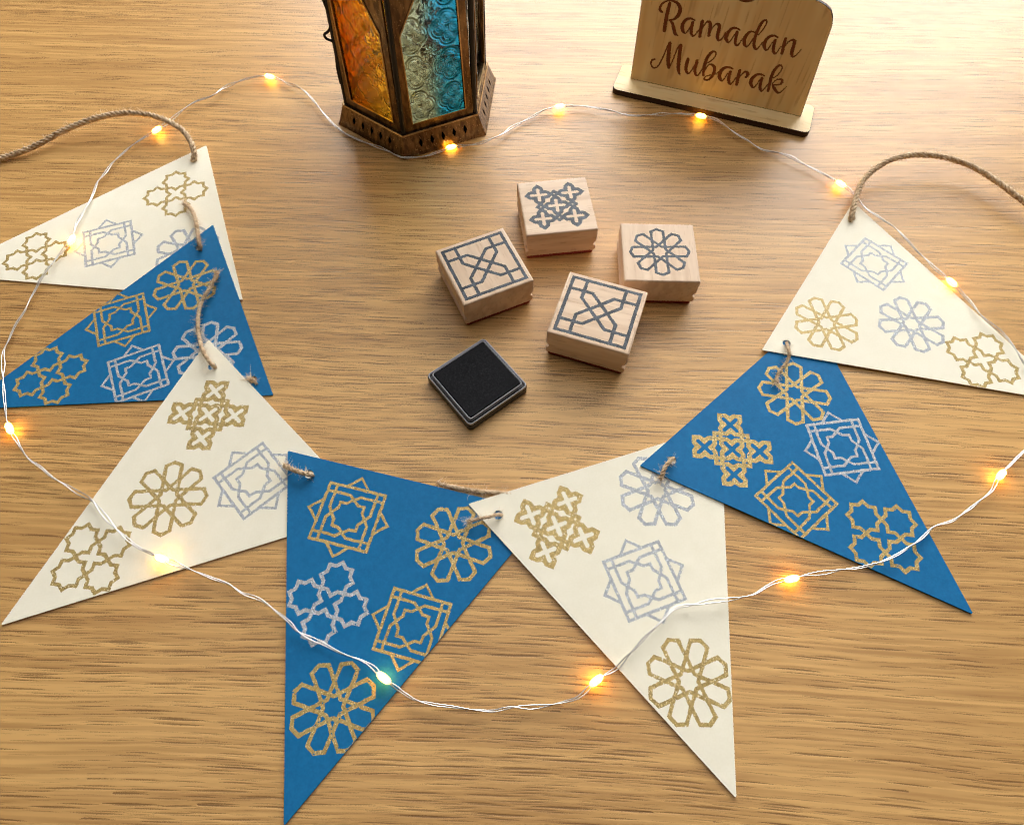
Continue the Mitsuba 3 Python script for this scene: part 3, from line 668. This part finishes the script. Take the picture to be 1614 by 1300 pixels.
def relief(x, y):
    """Height of the pressed glass pattern: four-lobed medallions with a flower between them."""
    per = 27.0
    def cell(x, y):
        return (x + per / 2) % per - per / 2, (y + per / 2) % per - per / 2
    def quat(u, v):
        d = np.full(u.shape, 99.0)
        for px, py in ((5.6, 0), (-5.6, 0), (0, 5.6), (0, -5.6)):
            d = np.minimum(d, np.hypot(u - px, v - py) - 6.6)
        return d
    u, v = cell(x, y)
    d = quat(u, v)
    ridge = np.exp(-(d / 0.50) ** 2) + 0.8 * np.exp(-((d + 1.9) / 0.42) ** 2)
    ins = 1 / (1 + np.exp((d + 2.4) / 0.2))
    lob = np.where(np.abs(u) > np.abs(v), np.hypot(np.abs(u) - 6, v), np.hypot(u, np.abs(v) - 6))
    ang = np.arctan2(v, u)
    ribs = 0.30 * np.sin(lob * 4.2) * ins * (lob < 4.6) + 0.5 * np.exp(-(np.hypot(u, v) / 1.3) ** 2)
    w, z = cell(x + per / 2, y + per / 2)
    rr_, aa = np.hypot(w, z), np.arctan2(z, w)
    fl = np.maximum(np.cos(aa * 8), 0) ** 2 * np.exp(-((rr_ - 2.6) / 1.6) ** 2) + 0.5 * np.exp(-(rr_ / 0.6) ** 2)
    curl = 0.35 * np.exp(-((np.hypot(np.abs(w) - 4.6, np.abs(z) - 4.6) - 1.7) / 0.4) ** 2) * (d > 0.6)
    stip = 0.10 * (meshkit.noise(np.stack([x * 1.6, y * 1.6, 0 * x], -1)) - 0.5)
    wav = 0.5 * (meshkit.fbm(np.stack([x * 0.16, y * 0.16, 0 * x + 5], -1), 2) - 0.5)
    return 0.80 * (ridge + ribs + fl + curl) + stip + wav

def pane_mesh(w0, w1, h, thick, step, off, depth):
    nx, ny = int(w0 / step), int(h / step)
    s, t = np.meshgrid(np.linspace(-.5, .5, nx), np.linspace(0, 1, ny))
    X, Y = s * (w0 + (w1 - w0) * t), t * h
    Z = depth * relief(X + off[0], Y + off[1])
    top = np.stack([X, Y, Z], -1).reshape(-1, 3)
    low = np.stack([X, Y, np.full_like(X, -thick)], -1).reshape(-1, 3)
    n = nx * ny
    i, j = np.meshgrid(np.arange(ny - 1), np.arange(nx - 1), indexing='ij')
    a = (i * nx + j).ravel()
    q = np.stack([a, a + 1, a + nx + 1, a + nx], 1)
    f = [q[:, [0, 1, 2]], q[:, [0, 2, 3]], (q + n)[:, [0, 2, 1]], (q + n)[:, [0, 3, 2]]]
    edge = np.concatenate([np.arange(nx), nx * np.arange(2, ny + 1) - 1, n - 2 - np.arange(nx - 1), nx * np.arange(ny - 2, 0, -1)])
    e2 = np.roll(edge, -1)
    f += [np.stack([edge, edge + n, e2 + n], 1), np.stack([edge, e2 + n, e2], 1)]
    return trimesh.Trimesh(np.vstack([top, low]), np.vstack(f), process=False)

PANE = ['amber_glass', 'blue_glass', 'clear_glass', 'clear_glass', 'clear_glass', 'deep_amber_glass']
for i in range(6):
    j = (i + 1) % 6
    mf, wb, H = face_frame(c0_[i], c0_[j], 0.5 * (c1_[i] + c1_[j]))
    wt = np.linalg.norm(c1_[j] - c1_[i])
    g = 2.3
    half_b, half_t = wb / 2 - g, wt / 2 - g
    fr = Polygon([(-half_b, 0), (half_b, 0), (half_t, H), (-half_t, H)])
    ob, ot, yb = half_b - 6.4, half_t - 6.4, 6.5
    zs, zt = 74.0, H - 8
    at = lambda y: ob + (ot - ob) * y / H
    if i % 2 == 0:
        op = Polygon([(-at(yb), yb), (at(yb), yb), (at(zs), zs), (5, zs + 26), (-4, zt), (-at(zt), zt)])
    else:
        op = Polygon([(-at(yb), yb), (at(yb), yb), (at(zt), zt), (4, zt), (-5, zs + 26), (-at(zs), zs)])
    add('lantern__frame', extrude(fr.difference(op), 1.8, -1.8), 'bronze', tw=mf)
    inner = op.buffer(0.9, join_style='mitre').difference(op)
    bead = extrude(inner, 0.7, 0.0)
    k = add('lantern__frame_bead', bead, 'golden_edge_metal', tw=mf)
    mo = mf.copy()
    mo[:3, 3] += mf[:3, 2] * -4.2
    pm = pane_mesh(wb - 7.5, wt - 7.5, H - 3, 1.6, 0.5 if i < 2 else 0.9, (4.0 + 9 * i, 8.0 + 5 * i), 1.25 if i < 2 else 0.35)
    mo2 = mo.copy()
    mo2[:3, 3] += mf[:3, 1] * 1.5
    k = add('lantern__pane', pm, PANE[i], smooth=True, tw=mo2)
    tag(k, {'amber_glass': 'amber', 'blue_glass': 'blue', 'clear_glass': 'clear', 'deep_amber_glass': 'deep amber'}[PANE[i]] + ' pressed glass pane')
    p0, p1 = hexa(R3 - 1.4, HB + 0.2)[i], hexa(RT - 1.4, HB + BODY, TOPSHIFT)[i]
    add('lantern__corner_post', tube(np.array([p0, 0.5 * (p0 + p1), p1]), 2.1, 8), 'black_iron', smooth=50)
# roof, out of the frame
rings = [(RT + 4, 0), (RT + 4, 4), (RT - 4, 10), (30, 34), (14, 46), (14, 52), (5, 56)]
rv = np.vstack([hexa(r_, HB + BODY + z_, TOPSHIFT) for r_, z_ in rings] + [[[*(cxy + TOPSHIFT), HB + BODY]], [[*(cxy + TOPSHIFT), HB + BODY + 58]]])
rf = []
for q in range(len(rings) - 1):
    for i in range(6):
        a_, b_ = q * 6 + i, q * 6 + (i + 1) % 6
        rf += [[a_, b_, b_ + 6], [a_, b_ + 6, a_ + 6]]
for i in range(6):
    rf += [[len(rv) - 2, (i + 1) % 6, i], [len(rv) - 1, len(rv) - 8 + i, len(rv) - 8 + (i + 1) % 6]]
add('lantern__roof', (rv, np.array(rf)), 'bronze')
an = np.linspace(0, 2 * np.pi, 33)
ring = np.c_[cxy[0] + TOPSHIFT[0] + 16 * np.cos(an), np.full(33, cxy[1]), HB + BODY + 72 + 16 * np.sin(an)]
add('lantern__carrying_ring', tube(ring, 1.5, 8), 'bronze', smooth=True)
lat = catmull(np.array(D['latch']), 1.0)
add('lantern__latch_wire', tube(lat, 0.95, 8), 'black_iron', smooth=50)

# ---- jute twine
TW = {'T1': 'long jute twine arching in from the left edge into the far left cream pennant',
      'T2': 'short jute twine from the far left cream pennant down to the blue pennant over it',
      'T3': 'jute twine lying across the left blue pennant down to the lower left cream pennant',
      'T4': 'short jute twine through the hole of the bottom blue pennant',
      'T5': 'thin jute twine through the hole of the bottom cream pennant, frayed at its left end',
      'T6': 'jute twine lying on the table behind the bottom blue pennant',
      'T7': 'short jute twine through the left hole of the right hand blue pennant',
      'T8': 'short frayed jute twine from the lower hole of the far right cream pennant',
      'T10': 'tiny frayed jute tuft in the lower hole of the left blue pennant',
      'T9': 'long jute twine looping from the far right cream pennant to the right edge'}
THICK = {'T5': 0.58, 'T8': 0.66, 'T6': 0.75, 'T1': 1.28, 'T9': 1.25, 'T7': 0.74, 'T4': 0.86, 'T2': 0.84, 'T3': 0.76, 'T10': 0.5}
FRAY = {'T10': (1, 1), 'T2': (1, 0), 'T3': (1, 0), 'T4': (1, 0), 'T5': (1, 0), 'T7': (0, 1), 'T8': (0, 1)}
for ti, (n, path) in enumerate(D['twine'].items()):
    key = 'jute_twine' if ti == 0 else 'jute_twine_%03d' % ti
    tag(key, TW[n], 'twine', 'pieces of jute twine joining the pennants')
    p = catmull(np.array(path), 0.5)
    r_ = np.random.default_rng(40 + ti)
    t, nn, bb = frames(p)
    s = np.r_[0, np.cumsum(np.linalg.norm(np.diff(p, axis=0), axis=1))]
    th = THICK.get(n, 0.98)
    wob = 0.25 * (meshkit.noise(np.c_[s * 0.25, 0 * s, 0 * s + ti], 3) - 0.5)
    ends = FRAY.get(n, (0, 0))
    spread = 1 + 0.9 * ends[0] * np.exp(-s / 3.0) + 0.9 * ends[1] * np.exp(-(s[-1] - s) / 3.0)
    for ply_i in range(3):
        ph = 2 * np.pi * s / (8.5 * th) + ply_i * 2 * np.pi / 3 + wob * 4
        q = p + 0.95 * th * spread[:, None] * (np.cos(ph)[:, None] * nn + np.sin(ph)[:, None] * bb)
        q[:, 2] = np.maximum(q[:, 2], 0.75) if n in ('T1', 'T6', 'T9') else q[:, 2]
        rad = th * (0.86 + 0.25 * (meshkit.noise(np.c_[s * 0.7, 0 * s, 0 * s + ply_i], 7) - 0.5)) / np.sqrt(spread)
        if n == 'T6':
            rad = rad * np.clip(0.25 + s / 14, 0, 1)
        add(key + '__ply', tube(q, rad, 7), 'jute', smooth=True)
    hairs = []
    for h in range(int(s[-1] * 3.6) + 30 * sum(ends)):
        if h < 30 * sum(ends):
            i = int(r_.uniform(0, min(8, len(p) - 1)))
            i = i if ends[0] else len(p) - 1 - i
            ln = r_.uniform(2.0, 6.5)
        else:
            i = int(r_.uniform(2, len(p) - 2))
            ln = r_.uniform(1.5, 5.2)
        d = r_.normal(size=3)
        d -= t[i] * (d @ t[i]) * 0.6
        d /= np.linalg.norm(d)
        if h < 30 * sum(ends):
            d = d * 0.8 + t[i] * (-1 if ends[0] else 1)
            d[2] *= 0.3
            d /= np.linalg.norm(d)
        cv = r_.normal(size=3) * 0.5
        u = np.linspace(0, 1, 5)[:, None]
        c_ = p[i] + d * (th + ln * u) + cv * ln * 0.5 * u ** 2 - d * 0.6
        c_[:, 2] = np.maximum(c_[:, 2], 0.3 if n in ('T1', 'T6', 'T9') else p[:, 2].min() + 0.2)
        hairs.append(tube(c_, np.linspace(0.11, 0.05, 5), 3, cap=False))
    k = add(key + '__loose_fibres', trimesh.util.concatenate(hairs), 'jute_fibre')
    tag(k, 'fine loose fibres standing off the twine', kind='stuff')

# ---- fairy lights
tag('fairy_lights', 'string of warm fairy lights on twisted silver wire, looped over the pennants', 'fairy lights')
wp = np.array(D['wire'])
is_b = np.zeros(len(wp))
is_b[D['bulbs']] = 1
W4 = catmull(np.c_[wp, is_b], 0.8)
p = W4[:, :3]
s = np.r_[0, np.cumsum(np.linalg.norm(np.diff(p, axis=0), axis=1))]
sb = [s[np.argmin(np.linalg.norm(p - wp[i], axis=1))] for i in D['bulbs']]
kink = np.c_[meshkit.noise(np.c_[s * 0.09, 0 * s, 0 * s], 1) - .5, meshkit.noise(np.c_[s * 0.09, 0 * s, 0 * s + 9], 2) - .5, 0 * s]
near_b = np.min(np.abs(s[:, None] - np.array(sb)[None]), axis=1)
p = p + kink * 1.5 * np.clip(near_b / 12, 0, 1)[:, None]
t, nn, bb = frames(p)
gap = 0.46 + 0.65 * np.clip(meshkit.noise(np.c_[s * 0.055, 0 * s, 0 * s + 3], 5) - 0.45, 0, 1) * 2 + 0.5 * np.exp(-((near_b - 6) / 4.0) ** 2)
ph = np.cumsum(np.r_[0, np.diff(s)] * 2 * np.pi / (34 + 40 * meshkit.noise(np.c_[s * 0.03, 0 * s, 0 * s + 5], 6)))
for w in (0, 1):
    q = p + (gap * np.cos(ph + w * np.pi))[:, None] * nn + (0.7 * gap * np.sin(ph + w * np.pi))[:, None] * bb
    q[:, 2] = np.maximum(q[:, 2], 0.7)
    add('fairy_lights__wire', tube(q, 0.34, 6), 'silver_wire', smooth=True)
def drop(n=14, m_=10):
    a = np.linspace(-1, 1, n)
    return a, np.sqrt(np.clip(1 - np.abs(a) ** 2.3, 0, 1)) * 0.92 + 0.08
for bi, i in enumerate(D['bulbs']):
    c = wp[i].copy()
    j = int(np.argmin(np.linalg.norm(p - c, axis=1)))
    d = t[j] / np.linalg.norm(t[j])
    a, r_ = drop()
    key = add('fairy_lights__bulb', tube(c + np.outer(a * 4.5, d), r_ * 2.05, 10), {'type': 'diffuse', 'reflectance': rgb(0.5, 0.4, 0.2)}, smooth=True,
              emitter={'type': 'area', 'radiance': rgb(17.0, 8.0, 0.7), 'sampling_weight': 0.8})
    hot = []
    for q in (-1.5, 1.3):
        o = trimesh.creation.icosphere(subdivisions=1, radius=1.0)
        o.apply_scale([1.25, 1.25, 1.1])
        o.apply_translation(c + d * q + np.array([0, -0.5, 1.15]))
        hot.append(o)
    add(key + '__chip', trimesh.util.concatenate(hot), {'type': 'diffuse', 'reflectance': rgb(0.5, 0.5, 0.4)}, emitter={'type': 'area', 'radiance': rgb(30, 20, 8.0), 'sampling_weight': 0.2})
